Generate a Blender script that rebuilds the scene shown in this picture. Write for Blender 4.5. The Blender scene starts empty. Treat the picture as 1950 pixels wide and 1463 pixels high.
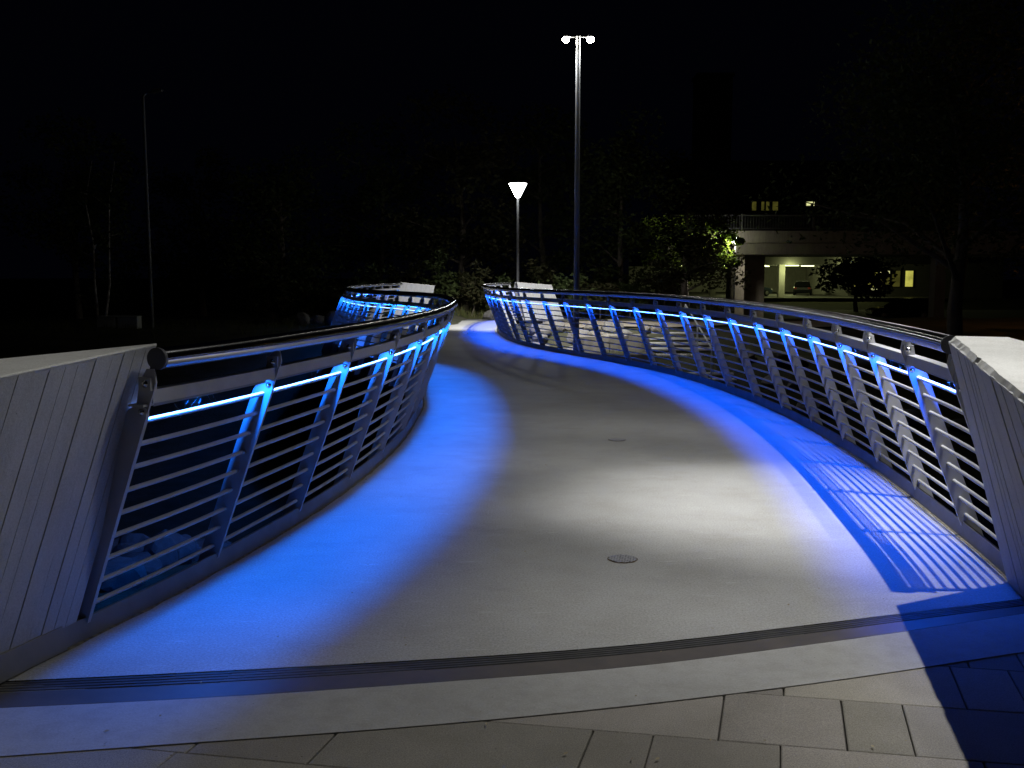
import bpy, math, random
import numpy as np
from mathutils import Vector, Matrix
C = bpy.context
SC = C.scene
COL = SC.collection
PI = math.pi
R = math.radians

# ------------------------------------------------------------------ camera
cam_d = bpy.data.cameras.new('camera')
cam_d.sensor_width = 36.0
cam_d.lens = 1900.0 / 1950.0 * 36.0
cam_d.clip_start = 0.05
cam_d.clip_end = 900.0
cam = bpy.data.objects.new('camera', cam_d)
cam.location = (0, 0, 1.53)
cam.rotation_euler = (R(90 - 6.322), 0, 0)
COL.objects.link(cam)
SC.camera = cam

# ------------------------------------------------------------------ night sky and exposure
world = bpy.data.worlds.new('World')
SC.world = world
world.use_nodes = True
bg = world.node_tree.nodes['Background']
bg.inputs['Color'].default_value = (0.30, 0.36, 1.0, 1)
bg.inputs['Strength'].default_value = 0.0012
SC.view_settings.view_transform = 'Standard'
SC.view_settings.look = 'None'
SC.view_settings.exposure = 0.0
SC.view_settings.gamma = 1.0
SC.cycles.use_denoising = True
SC.cycles.max_bounces = 6
SC.cycles.diffuse_bounces = 4
SC.cycles.glossy_bounces = 4
SC.cycles.sample_clamp_indirect = 6.0
SC.cycles.blur_glossy = 0.5
SC.cycles.use_light_tree = True

# light levels
LED_COL = (0.004, 0.145, 1.0)
LED_COL_RIGHT = (0.003, 0.092, 1.0)   # the right-hand strips are a deeper blue
LED_W = 20.5             # per metre of strip
NEAR_POOL_W = 2550.0     # near lamp: narrow beam thrown on the deck
NEAR_WIDE_W = 120.0      # near lamp: wide spread, each head
FAR_HEAD_W = 4300.0       # lamp beside the far end, each head
CONE_W = 110.0
WHITE = (0.985, 0.99, 1.0)

rnd = random.Random(7)

# ------------------------------------------------------------------ helpers
def tag(o, label=None, cat=None, group=None, kind=None):
    if label: o['label'] = label
    if cat: o['category'] = cat
    if group: o['group'] = group
    if kind: o['kind'] = kind
    return o

def empty(name, loc, label=None, cat=None, group=None, rz=0.0):
    o = bpy.data.objects.new(name, None)
    o.empty_display_size = 0.2
    o.location = loc
    o.rotation_euler = (0, 0, rz)
    COL.objects.link(o)
    tag(o, label, cat, group)
    return o

class MB:
    """collects shapes and links them as one mesh object"""
    def __init__(s):
        s.v = []; s.f = []; s.sm = []
    def add(s, vs, fs, smooth=False):
        b = len(s.v)
        s.v += [tuple(v) for v in vs]
        s.f += [tuple(i + b for i in f) for f in fs]
        s.sm += [smooth] * len(fs)
        return s
    def box(s, a, b, M=None):
        x0, y0, z0 = a; x1, y1, z1 = b
        vs = [(x0,y0,z0),(x1,y0,z0),(x1,y1,z0),(x0,y1,z0),(x0,y0,z1),(x1,y0,z1),(x1,y1,z1),(x0,y1,z1)]
        if M is not None: vs = [M @ Vector(v) for v in vs]
        return s.add(vs, [(3,2,1,0),(4,5,6,7),(0,1,5,4),(1,2,6,5),(2,3,7,6),(3,0,4,7)])
    def prism(s, poly, y0, y1, M=None):
        """poly in (x,z), extruded along y"""
        n = len(poly)
        vs = [(p[0], y0, p[1]) for p in poly] + [(p[0], y1, p[1]) for p in poly]
        if M is not None: vs = [M @ Vector(v) for v in vs]
        fs = [tuple(range(n)), tuple(range(2*n-1, n-1, -1))]
        fs += [(i, i+n, (i+1) % n + n, (i+1) % n) for i in range(n)]
        return s.add(vs, fs)
    def tube(s, pts, r, n=10, caps=True, smooth=True, dome=False):
        pts = [Vector(p) for p in pts]
        rs = r if isinstance(r, (list, tuple)) else [r] * len(pts)
        rings = []
        prev = None
        for i, p in enumerate(pts):
            t = (pts[min(i+1, len(pts)-1)] - pts[max(i-1, 0)]).normalized()
            ref = Vector((0,0,1)) if abs(t.z) < 0.95 else Vector((1,0,0))
            a = t.cross(ref).normalized() if prev is None else (prev - t * prev.dot(t)).normalized()
            prev = a
            b = t.cross(a)
            rings.append([p + (a*math.cos(2*PI*k/n) + b*math.sin(2*PI*k/n)) * rs[i] for k in range(n)])
        vs = [v for ring in rings for v in ring]
        fs = []
        for i in range(len(pts)-1):
            for k in range(n):
                fs.append((i*n+k, (i+1)*n+k, (i+1)*n+(k+1)%n, i*n+(k+1)%n))
        s.add(vs, fs, smooth)
        if caps:
            m = len(pts)-1
            s.add(rings[0], [tuple(range(n))])
            s.add(rings[m], [tuple(range(n-1, -1, -1))])
        return s
    def lathe(s, prof, c=(0,0,0), n=20, M=None, smooth=True):
        """prof = (r,z) list from bottom to top"""
        vs = []
        for r, z in prof:
            for k in range(n):
                v = Vector((r*math.cos(2*PI*k/n), r*math.sin(2*PI*k/n), z))
                if M is not None: v = M @ v
                vs.append(v + Vector(c))
        fs = []
        for i in range(len(prof)-1):
            for k in range(n):
                fs.append((i*n+k, i*n+(k+1)%n, (i+1)*n+(k+1)%n, (i+1)*n+k))
        s.add(vs, fs, smooth)
        if prof[0][0] > 1e-5: s.add(vs[:n], [tuple(range(n-1,-1,-1))])
        if prof[-1][0] > 1e-5: s.add(vs[-n:], [tuple(range(n))])
        return s
    def build(s, name, mat, parent=None, local=False):
        me = bpy.data.meshes.new(name)
        vs = s.v
        if parent is not None and not local:
            o = Vector((0,0,0)); q = parent
            while q is not None:
                o = o + q.location; q = q.parent
            vs = [(v[0]-o.x, v[1]-o.y, v[2]-o.z) for v in vs]
        me.from_pydata(vs, [], s.f)
        me.polygons.foreach_set('use_smooth', s.sm)
        me.materials.append(mat)
        me.update()
        ob = bpy.data.objects.new(name, me)
        COL.objects.link(ob)
        ob.parent = parent
        return ob

def copy_tree(o, parent=None):
    c = o.copy(); COL.objects.link(c); c.parent = parent
    for ch in list(o.children): copy_tree(ch, c)
    return c

# ------------------------------------------------------------------ materials
def new_mat(name):
    m = bpy.data.materials.new(name); m.use_nodes = True
    nt = m.node_tree
    return m, nt, nt.nodes['Principled BSDF']

def ramp_between(nt, fac, c0, c1, p0=0.35, p1=0.65):
    r = nt.nodes.new('ShaderNodeValToRGB')
    r.color_ramp.elements[0].position = p0; r.color_ramp.elements[1].position = p1
    r.color_ramp.elements[0].color = (*c0, 1); r.color_ramp.elements[1].color = (*c1, 1)
    nt.links.new(fac, r.inputs['Fac'])
    return r.outputs['Color']

def coords(nt, scale=(1,1,1)):
    tc = nt.nodes.new('ShaderNodeTexCoord'); mp = nt.nodes.new('ShaderNodeMapping')
    mp.inputs['Scale'].default_value = scale
    nt.links.new(tc.outputs['Object'], mp.inputs['Vector'])
    return mp.outputs['Vector']

def noise(nt, vec, scale, detail=4, rough=0.6):
    n = nt.nodes.new('ShaderNodeTexNoise')
    n.inputs['Scale'].default_value = scale; n.inputs['Detail'].default_value = detail
    n.inputs['Roughness'].default_value = rough
    nt.links.new(vec, n.inputs['Vector'])
    return n.outputs['Fac']

def mix(nt, fac, a, b, mode='MIX'):
    m = nt.nodes.new('ShaderNodeMix'); m.data_type = 'RGBA'; m.blend_type = mode
    for val, sock in ((fac, m.inputs['Factor']), (a, m.inputs['A']), (b, m.inputs['B'])):
        if hasattr(val, 'is_output') or hasattr(val, 'links'): nt.links.new(val, sock)
        elif isinstance(val, (tuple, list)): sock.default_value = (*val, 1) if len(val) == 3 else val
        else: sock.default_value = val
    # RGBA sockets share names with float ones: pick the colour sockets explicitly
    return m

def mixc(nt, fac, a, b, mode='MIX'):
    m = nt.nodes.new('ShaderNodeMixRGB'); m.blend_type = mode
    for val, sock in ((fac, m.inputs['Fac']), (a, m.inputs['Color1']), (b, m.inputs['Color2'])):
        if hasattr(val, 'links'): nt.links.new(val, sock)
        elif isinstance(val, (tuple, list)): sock.default_value = (*val, 1)
        else: sock.default_value = val
    return m.outputs['Color']

def bump(nt, bs, height, strength, dist=0.01):
    b = nt.nodes.new('ShaderNodeBump')
    b.inputs['Strength'].default_value = strength; b.inputs['Distance'].default_value = dist
    nt.links.new(height, b.inputs['Height'])
    nt.links.new(b.outputs['Normal'], bs.inputs['Normal'])

def simple(name, c0, c1=None, rough=0.6, metal=0.0, scale=6.0, bmp=0.0, bscale=60.0, spec=0.5, bdist=0.005):
    m, nt, bs = new_mat(name)
    v = coords(nt)
    c1 = c1 or tuple(x*0.85 for x in c0)
    nt.links.new(ramp_between(nt, noise(nt, v, scale), c0, c1), bs.inputs['Base Color'])
    bs.inputs['Roughness'].default_value = rough
    bs.inputs['Metallic'].default_value = metal
    bs.inputs['Specular IOR Level'].default_value = spec
    if bmp: bump(nt, bs, noise(nt, v, bscale, 5, 0.7), bmp, bdist)
    return m

def emis(name, col, strength):
    m, nt, bs = new_mat(name)
    bs.inputs['Base Color'].default_value = (0.6, 0.6, 0.6, 1)
    bs.inputs['Emission Color'].default_value = (*col, 1)
    bs.inputs['Emission Strength'].default_value = strength
    return m

# deck coating: fine gritty resin with scuffs and specks
def deck_material():
    m, nt, bs = new_mat('deck_coating')
    v = coords(nt)
    base = ramp_between(nt, noise(nt, v, 1.1, 6, 0.62), (0.30,0.295,0.275), (0.37,0.365,0.345), 0.3, 0.7)
    grit = ramp_between(nt, noise(nt, v, 95, 4, 0.85), (0.45,0.45,0.45), (1.45,1.45,1.44), 0.28, 0.74)
    c = mixc(nt, 0.85, base, grit, 'MULTIPLY')
    stain = ramp_between(nt, noise(nt, v, 2.6, 7, 0.7), (0.80,0.77,0.72), (1,1,1), 0.34, 0.52)
    c = mixc(nt, 0.38, c, stain, 'MULTIPLY')
    # scuff marks drawn out across the walking direction
    vs_ = coords(nt, (1.4, 9.0, 1))
    sc_ = ramp_between(nt, noise(nt, vs_, 2.2, 8, 0.75), (0,0,0), (1,1,1), 0.60, 0.74)
    c = mixc(nt, sc_, c, (0.50,0.495,0.48))
    wet = ramp_between(nt, noise(nt, coords(nt, (.8,2.2,1)), 1.7, 6, 0.7), (0.74,0.73,0.71), (1,1,1), 0.30, 0.46)
    c = mixc(nt, 0.4, c, wet, 'MULTIPLY')
    specks = nt.nodes.new('ShaderNodeTexVoronoi'); specks.inputs['Scale'].default_value = 13.0
    nt.links.new(v, specks.inputs['Vector'])
    sp = ramp_between(nt, specks.outputs['Distance'], (0.32,0.31,0.28), (1,1,1), 0.035, 0.05)
    c = mixc(nt, 0.8, c, sp, 'MULTIPLY')
    nt.links.new(c, bs.inputs['Base Color'])
    bs.inputs['Roughness'].default_value = 0.62
    bs.inputs['Specular IOR Level'].default_value = 0.25
    bump(nt, bs, noise(nt, v, 300, 3, 0.7), 0.35, 0.004)
    return m

M = {}
M['deck'] = deck_material()
M['paint'] = simple('grey_paint', (0.43,0.43,0.44), (0.37,0.37,0.38), 0.42, 0.0, 9, 0.05, 120)
M['steel'] = simple('brushed_steel', (0.50,0.49,0.475), (0.42,0.42,0.42), 0.06, 1.0, 3, 0.02, 200)
def handrail_material():
    m, nt, bs = new_mat('turned_steel')
    v = coords(nt)
    nt.links.new(ramp_between(nt, noise(nt, v, 3), (0.50,0.49,0.475), (0.42,0.42,0.42)), bs.inputs['Base Color'])
    bs.inputs['Metallic'].default_value = 1.0
    bs.inputs['Roughness'].default_value = 0.19
    bs.inputs['Anisotropic'].default_value = 0.93
    bs.inputs['Anisotropic Rotation'].default_value = 0.0
    tg = nt.nodes.new('ShaderNodeTangent'); tg.direction_type = 'UV_MAP'; tg.uv_map = 'grain'
    nt.links.new(tg.outputs['Tangent'], bs.inputs['Tangent'])
    return m
M['handrail'] = handrail_material()
M['bolt'] = simple('bolt_steel', (0.66,0.65,0.63), None, 0.22, 1.0)
M['kerb'] = simple('kerb_steel', (0.19,0.188,0.185), (0.14,0.138,0.135), 0.5, 0.15, 5, 0.08, 90)
M['channel'] = simple('light_channel', (0.25,0.25,0.26), None, 0.4, 0.3)
M['led'] = emis('light_strip', LED_COL, 14.0)
M['rubber'] = simple('black_rubber', (0.035,0.034,0.034), (0.05,0.048,0.046), 0.55, 0, 12, 0.1, 150)
M['brown_steel'] = simple('brown_strip', (0.075,0.062,0.055), (0.055,0.047,0.043), 0.55, 0, 7, 0.15, 140)
M['rust'] = simple('rust_seam', (0.12,0.075,0.03), (0.05,0.035,0.02), 0.8, 0, 30)
M['seal'] = simple('sandy_sealant', (0.20,0.175,0.12), (0.07,0.06,0.045), 0.9, 0, 35, 0.5, 180)
M['grate'] = simple('grate_iron', (0.33,0.33,0.35), (0.25,0.25,0.26), 0.5, 0.2, 40)
M['dark'] = simple('dark_void', (0.012,0.012,0.012), None, 0.9)
M['fascia'] = simple('deck_fascia', (0.22,0.22,0.22), None, 0.6)

def concrete(name, c0, c1, rough=0.75, bs_=0.35, stain=0.5, pit=True):
    m, nt, bs = new_mat(name)
    v = coords(nt)
    c = ramp_between(nt, noise(nt, v, 2.3, 6, 0.65), c0, c1, 0.3, 0.7)
    g = ramp_between(nt, noise(nt, v, 120, 3, 0.7), (0.82,0.82,0.82), (1.12,1.12,1.12), 0.3, 0.7)
    c = mixc(nt, 0.8, c, g, 'MULTIPLY')
    st = ramp_between(nt, noise(nt, coords(nt, (3.5,3.5,0.5)), 3.0, 6, 0.7), (0.7,0.68,0.63), (1,1,1), 0.36, 0.55)
    c = mixc(nt, stain, c, st, 'MULTIPLY')
    if pit:
        vo = nt.nodes.new('ShaderNodeTexVoronoi'); vo.inputs['Scale'].default_value = 17.0
        nt.links.new(v, vo.inputs['Vector'])
        p = ramp_between(nt, vo.outputs['Distance'], (0.35,0.35,0.33), (1,1,1), 0.03, 0.055)
        c = mixc(nt, 0.8, c, p, 'MULTIPLY')
    nt.links.new(c, bs.inputs['Base Color'])
    bs.inputs['Roughness'].default_value = rough
    bs.inputs['Specular IOR Level'].default_value = 0.3
    bump(nt, bs, noise(nt, v, 70, 6, 0.72), bs_, 0.006)
    return m
M['wall'] = concrete('board_concrete', (0.42,0.425,0.42), (0.49,0.49,0.48), 0.6, 0.35, 0.42)
M['groove'] = concrete('board_joint', (0.16,0.16,0.16), (0.24,0.235,0.23), 0.9, 0.6, 0.4)
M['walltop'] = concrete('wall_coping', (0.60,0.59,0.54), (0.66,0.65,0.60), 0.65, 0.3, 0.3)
M['band'] = concrete('concrete_band', (0.29,0.285,0.265), (0.34,0.335,0.315), 0.75, 0.3, 0.4)
M['pale'] = concrete('pale_concrete', (0.36,0.35,0.33), (0.44,0.43,0.40), 0.8, 0.3, 0.5, False)
M['stone'] = concrete('stone', (0.09,0.081,0.068), (0.17,0.155,0.13), 0.85, 0.8, 0.5, False)
M['grey_stone'] = concrete('grey_stone', (0.08,0.075,0.07), (0.16,0.15,0.135), 0.85, 0.8, 0.5, False)

M['dark_stone'] = concrete('dark_stone', (0.035,0.033,0.03), (0.075,0.07,0.062), 0.7, 0.8, 0.5, False)  # darker stone tone for the boulders under the left railing

def slab_material():
    m, nt, bs = new_mat('paving_slab')
    v = coords(nt)
    at = nt.nodes.new('ShaderNodeAttribute'); at.attribute_name = 'tone'
    c = ramp_between(nt, noise(nt, v, 4.0, 6, 0.65), (0.222,0.208,0.178), (0.268,0.252,0.222), 0.3, 0.7)
    g = ramp_between(nt, noise(nt, v, 190, 3, 0.75), (0.55,0.55,0.55), (1.35,1.32,1.28), 0.3, 0.72)
    c = mixc(nt, 0.9, c, g, 'MULTIPLY')
    c = mixc(nt, 1.0, c, at.outputs['Color'], 'MULTIPLY')
    nt.links.new(c, bs.inputs['Base Color'])
    bs.inputs['Roughness'].default_value = 0.8
    bs.inputs['Specular IOR Level'].default_value = 0.25
    bump(nt, bs, noise(nt, v, 210, 4, 0.75), 0.6, 0.005)
    return m
M['slab'] = slab_material()
M['joint'] = simple('joint_sand', (0.03,0.027,0.022), (0.05,0.045,0.035), 0.95, 0, 40, 0.5, 120)
M['soil'] = simple('soil_grass', (0.032,0.035,0.018), (0.055,0.05,0.034), 0.95, 0, 1.6, 0.9, 18, 0.1, 0.05)
M['asphalt'] = simple('asphalt', (0.05,0.05,0.05), (0.06,0.058,0.055), 0.85, 0, 8, 0.3, 120)
M['gravel'] = simple('gravel_path', (0.16,0.135,0.10), (0.22,0.19,0.145), 0.95, 0, 5, 0.7, 60)
M['water'] = simple('stream_water', (0.01,0.014,0.016), None, 0.08, 0, 2, 0.15, 5)
M['lamp_metal'] = simple('galvanised', (0.50,0.51,0.51), (0.42,0.43,0.43), 0.45, 0.35, 5)
M['lamp_dark'] = simple('dark_lamp_metal', (0.10,0.10,0.105), None, 0.5, 0.3)
M['bark'] = simple('bark', (0.075,0.06,0.045), (0.11,0.09,0.07), 0.9, 0, 9, 0.8, 40)
M['birch'] = simple('birch_bark', (0.42,0.40,0.36), (0.10,0.09,0.08), 0.8, 0, 7, 0.4, 40)
M['cabinet'] = simple('cabinet_grey', (0.34,0.34,0.32), (0.28,0.28,0.265), 0.5, 0, 4)
M['beam'] = concrete('overpass_concrete', (0.24,0.215,0.18), (0.30,0.27,0.225), 0.85, 0.3, 0.6, False)
M['facade'] = simple('dark_facade', (0.09,0.085,0.08), (0.07,0.068,0.065), 0.8, 0, 2)
M['sign_brown'] = simple('sign_brown', (0.13,0.055,0.03), (0.11,0.05,0.028), 0.4)
M['sign_white'] = simple('sign_white', (0.75,0.74,0.70), None, 0.4)
M['car_silver'] = simple('car_paint_silver', (0.32,0.33,0.34), None, 0.28, 0.5)
M['car_dark'] = simple('car_paint_dark', (0.03,0.032,0.038), None, 0.22, 0.3)
M['car_blue'] = simple('car_paint_blue', (0.10,0.14,0.20), None, 0.25, 0.4)
M['glass'] = simple('dark_glass', (0.015,0.018,0.02), None, 0.05)
M['tyre'] = simple('tyre', (0.02,0.02,0.02), None, 0.8)
M['tail'] = simple('tail_lamp', (0.35,0.02,0.015), None, 0.25)
M['web'] = simple('cobweb', (0.6,0.6,0.62), None, 0.7)
M['head_lit'] = emis('lamp_lens', (1.0, 0.96, 0.84), 130.0)
M['rod_glow'] = emis('rod_highlight', (0.70, 0.84, 1.0), 1.6)
M['cone_lit'] = emis('cone_glass', (0.96, 1.0, 0.98), 30.0)
M['tree_lit'] = emis('hidden_lens', (1.0, 0.98, 0.90), 30.0)
M['tube_lit'] = emis('ceiling_tube', (0.92, 1.0, 0.45), 4.0)
M['sodium_lit'] = emis('sodium_lens', (1.0, 0.45, 0.10), 20.0)

def window_mat(name, col, s):
    m, nt, bs = new_mat(name)
    v = coords(nt)
    c = ramp_between(nt, noise(nt, v, 0.9, 3), tuple(x*0.6 for x in col), col, 0.4, 0.6)
    bs.inputs['Base Color'].default_value = (0.1,0.1,0.08,1)
    nt.links.new(c, bs.inputs['Emission Color'])
    bs.inputs['Emission Strength'].default_value = s
    bs.inputs['Roughness'].default_value = 0.2
    return m
M['win'] = window_mat('lit_window', (0.85,0.80,0.14), 0.62)
M['win_bright'] = window_mat('lit_window_bright', (0.95,0.95,0.42), 0.9)
M['win_dim'] = window_mat('lit_window_dim', (0.50,0.46,0.08), 0.11)

def leaf_mat(name, c0, c1, c2, trans=0.25):
    m, nt, bs = new_mat(name)
    v = coords(nt)
    c = ramp_between(nt, noise(nt, v, 0.9, 3), c0, c1, 0.35, 0.65)
    c = mixc(nt, ramp_between(nt, noise(nt, v, 9, 2), (0,0,0), (1,1,1), 0.45, 0.7), c, c2)
    nt.links.new(c, bs.inputs['Base Color'])
    bs.inputs['Roughness'].default_value = 0.75
    bs.inputs['Specular IOR Level'].default_value = 0.12
    tr = nt.nodes.new('ShaderNodeBsdfTranslucent')
    nt.links.new(c, tr.inputs['Color'])
    mx = nt.nodes.new('ShaderNodeMixShader'); mx.inputs['Fac'].default_value = trans
    nt.links.new(bs.outputs['BSDF'], mx.inputs[1]); nt.links.new(tr.outputs['BSDF'], mx.inputs[2])
    out = [n for n in nt.nodes if n.type == 'OUTPUT_MATERIAL'][0]
    nt.links.new(mx.outputs['Shader'], out.inputs['Surface'])
    return m
M['leaf'] = leaf_mat('leaf_green', (0.028,0.042,0.012), (0.055,0.07,0.02), (0.04,0.045,0.016))
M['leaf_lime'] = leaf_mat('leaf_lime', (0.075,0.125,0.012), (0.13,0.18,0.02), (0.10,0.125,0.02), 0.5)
M['leaf_brown'] = leaf_mat('leaf_brown', (0.028,0.026,0.010), (0.045,0.038,0.016), (0.025,0.033,0.011))
M['grass'] = leaf_mat('grass_blade', (0.045,0.06,0.014), (0.09,0.10,0.03), (0.12,0.10,0.05), 0.2)
M['dry_leaf'] = simple('dry_leaf', (0.35,0.30,0.18), (0.16,0.11,0.06), 0.8)

# ------------------------------------------------------------------ plan curves of the two deck edges
def nat(xs, ys):
    xs = np.array(xs, float); ys = np.array(ys, float); n = len(xs); h = np.diff(xs)
    A = np.zeros((n,n)); b = np.zeros(n); A[0,0] = A[-1,-1] = 1
    for i in range(1, n-1):
        A[i,i-1] = h[i-1]; A[i,i] = 2*(h[i-1]+h[i]); A[i,i+1] = h[i]
        b[i] = 3*((ys[i+1]-ys[i])/h[i]-(ys[i]-ys[i-1])/h[i-1])
    c = np.linalg.solve(A, b)
    def F(x):
        i = int(np.clip(np.searchsorted(xs, x)-1, 0, n-2)); t = x-xs[i]
        bb = (ys[i+1]-ys[i])/h[i]-h[i]*(2*c[i]+c[i+1])/3; d = (c[i+1]-c[i])/(3*h[i])
        return float(ys[i]+bb*t+c[i]*t*t+d*t**3)
    return F
fR = nat([3.2,4.0,5.0,6.06,7.13,8.5,10.5,13,15.5,18,21,24,27.5,31,34,36],
         [2.13,2.32,2.52,2.665,2.79,2.90,2.95,2.78,2.32,1.45,.35,-.19,-.41,-.2,.45,1.1])
fL = nat([2.6,3.62,4.5,5.36,6.4,7.49,8.51,9.7,10.45,11.4,12.1,14.2,15.9,18,20.6,23.2,25.3,28,31,34],
         [-2.16,-1.92,-1.655,-1.45,-1.25,-1.11,-1.03,-1.0,-1.01,-1.03,-1.09,-1.338,-1.797,-2.785,-3.663,-4.204,-4.401,-4.47,-4.224,-3.678])
def frame(F, y, s):
    """point, inward normal, tangent (away from camera) on the deck edge; s=+1 right edge, -1 left edge"""
    d = (F(y+.01)-F(y-.01))/.02; L = math.hypot(1, d)
    return Vector((F(y), y, 0)), Vector((-s/L, s*d/L, 0)), Vector((d/L, 1/L, 0))
def edge(F, y, s, u, z):
    p, n, t = frame(F, y, s)
    return Vector((p.x+n.x*u, p.y+n.y*u, z))
UC0, UCM = -0.078, 0.376
def uc(z): return UC0 + UCM*z

def polyline(pts):
    xs = [p[0] for p in pts]; ys = [p[1] for p in pts]
    F = nat(xs, ys)
    s0 = (ys[1]-ys[0])/(xs[1]-xs[0]); s1 = (ys[-1]-ys[-2])/(xs[-1]-xs[-2])
    def G(x):
        if x < xs[0]: return ys[0]+(x-xs[0])*s0
        if x > xs[-1]: return ys[-1]+(x-xs[-1])*s1
        return F(x)
    return G
J0 = polyline([(-1.93,3.62),(-1.2,3.71),(-.24,3.85),(.49,3.99),(1.08,4.16),(1.81,4.39),(2.41,4.58)])
J1 = polyline([(-1.93,3.52),(-1.14,3.61),(-.05,3.79),(.48,3.90),(1.05,4.06),(1.76,4.29),(2.37,4.49)])
S1 = polyline([(-1.93,3.38),(-1.10,3.48),(-.05,3.66),(.48,3.77),(1.05,3.94),(1.74,4.17),(2.29,4.37)])
C1 = polyline([(-1.63,3.03),(-1.07,3.12),(-.63,3.19),(.05,3.32),(.78,3.50),(1.29,3.65),(2.07,3.91)])

# ------------------------------------------------------------------ terrain
def ss(a, b, x):
    t = min(1.0, max(0.0, (x-a)/(b-a))); return t*t*(3-2*t)
def ground(x, y):
    near = -0.10 - 2.6*ss(4.4, 10.5, y) if abs(x) < 2.4 or x < 0 else -0.10 - 2.6*ss(5.2, 12.5, y)
    if x < -1.2:
        kx = ss(-1.2, -2.2, x); near = near*(1-kx) + kx*(-0.10 - 2.4*ss(4.4, 14.0, y))
    if y < 4.4: near = -0.10
    if x > -0.5:
        k = min(1, (x+0.5)/1.5)
        far_r = 1.35*ss(19, 24.8, y) + 0.62*ss(25.4, 26.6, y) + 0.58*ss(28.0, 29.2, y) + 0.06*ss(29.4, 31, y)
        far_l = 2.6*ss(22, 30.5, y) - 0.36*ss(-1.0, -6.0, x)*0
        rise = k*far_r + (1-k)*far_l
    else:
        rise = 2.62*ss(22, 30.5, y) - 0.38*ss(3.0, 9.0, -x)*ss(22, 30, y)
    z = near + rise
    z -= 1.25*ss(36, 46, y)*(ss(0, 8, x)) + 0.25*ss(36, 46, y)
    z += 0.75*ss(80, 94, y)*ss(0, 8, x)
    if 6 < y < 90 and not (abs(x) < 4.6 and 31.0 < y < 36): z += 0.05*math.sin(x*1.3+y*0.7)*math.sin(y*1.1-x*0.5)
    return z
tb = MB()
gx = sorted(set([-200,-120,-80,-60,-45,-35] + [round(-28+0.5*i, 2) for i in range(113)] + [35,45,60,80,120,200]))
gy = sorted(set([-40,-20,-10,-5] + [round(0.5*i, 2) for i in range(100)] + [50+2*i for i in range(26)] + [110,130,160,220,300,420]))
vs = [(x, y, ground(x, y)) for y in gy for x in gx]
nx = len(gx)
fs = [(j*nx+i, j*nx+i+1, (j+1)*nx+i+1, (j+1)*nx+i) for j in range(len(gy)-1) for i in range(nx-1)]
tb.add(vs, fs, True)
tag(tb.build('ground', M['soil']), kind='structure')
wb = MB()
wb.add([(-40,9.5,-2.62),(40,9.5,-2.62),(40,21,-2.62),(-40,21,-2.62)], [(0,1,2,3)])
tag(wb.build('stream_water', M['water']), kind='structure')

# ------------------------------------------------------------------ paving in the foreground
def paving():
    th = MB(); tones = []
    d = Vector((.965,-.262)).normalized(); n = Vector((-d.y, d.x)); d2 = (d + n*0.085)
    o = Vector((1.0857, 3.0785))
    g = 0.0035
    for r in range(-8, 6):
        known = {0: [-1.44,-.41,0,.21,.62], -1: [-1.65,-.82,-.62,-.21,.41], -2: [-2.09,-1.43,-.62,-.21], 1: [-.20,.43,.64]}.get(r, [rnd.uniform(-.3,.3)])
        xs = list(known)
        while xs[-1] < 5.5: xs.append(xs[-1] + rnd.choice([.41,.41,.62,.205,.82]))
        while xs[0] > -6.0: xs.insert(0, xs[0] - rnd.choice([.41,.62,.62,.205,.82]))
        for a, b in zip(xs[:-1], xs[1:]):
            n0 = r*0.40; n1 = n0+0.40
            gg = .0012+.0028*rnd.random()**1.5; gr_ = .0011
            z = -0.004 - rnd.random()*0.0015
            qc = o + d2*(a+b)*.5 + n*(n0+.2)
            if qc.y > (C1(qc.x)+.62 if -2.2 < qc.x < 2.4 else 3.3): continue
            def P(s, t, zz): 
                q = o + d2*s + n*t
                return (q.x, q.y, zz)
            ch = 0.004
            top = [P(a+gg+ch,n0+gr_+ch,z),P(b-gg-ch,n0+gr_+ch,z),P(b-gg-ch,n1-gr_-ch,z),P(a+gg+ch,n1-gr_-ch,z)]
            mid = [P(a+gg,n0+gr_,z-.003),P(b-gg,n0+gr_,z-.003),P(b-gg,n1-gr_,z-.003),P(a+gg,n1-gr_,z-.003)]
            bot = [(v[0],v[1],-0.022) for v in mid]
            vs = top+mid+bot
            fs = [(0,1,2,3)] + [(4+i,4+(i+1)%4,(i+1)%4,i) for i in range(4)] + [(8+i,8+(i+1)%4,4+(i+1)%4,4+i) for i in range(4)]
            th.add(vs, fs)
            tone = 0.80+0.36*rnd.random()
            tones += [(tone, tone*(0.985+0.02*rnd.random()), tone*(0.95+0.05*rnd.random()), 1)]*9
    ob = th.build('paving', M['slab'])
    ca = ob.data.color_attributes.new('tone', 'FLOAT_COLOR', 'CORNER')
    i = 0
    for p, c in zip(ob.data.polygons, tones):
        for _ in p.loop_indices:
            ca.data[i].color = c; i += 1
    tag(ob, kind='structure')
    jb = MB()
    jb.add([(-8,-3,-.018),(8,-3,-.018),(8,6,-.018),(-8,6,-.018)], [(0,1,2,3)])
    # cut short of the valley edge
    jb = MB(); xs = np.linspace(-7, 7, 40)
    vs = [(x, -3.0, -.018) for x in xs] + [(x, J1(x) if -2.3 < x < 2.6 else min(J1(x), 3.5), -.018) for x in xs]
    jb.add(vs, [(i, i+1, 41+i, 40+i) for i in range(39)])
    tag(jb.build('paving_bed', M['joint']), kind='structure')
paving()
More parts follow.
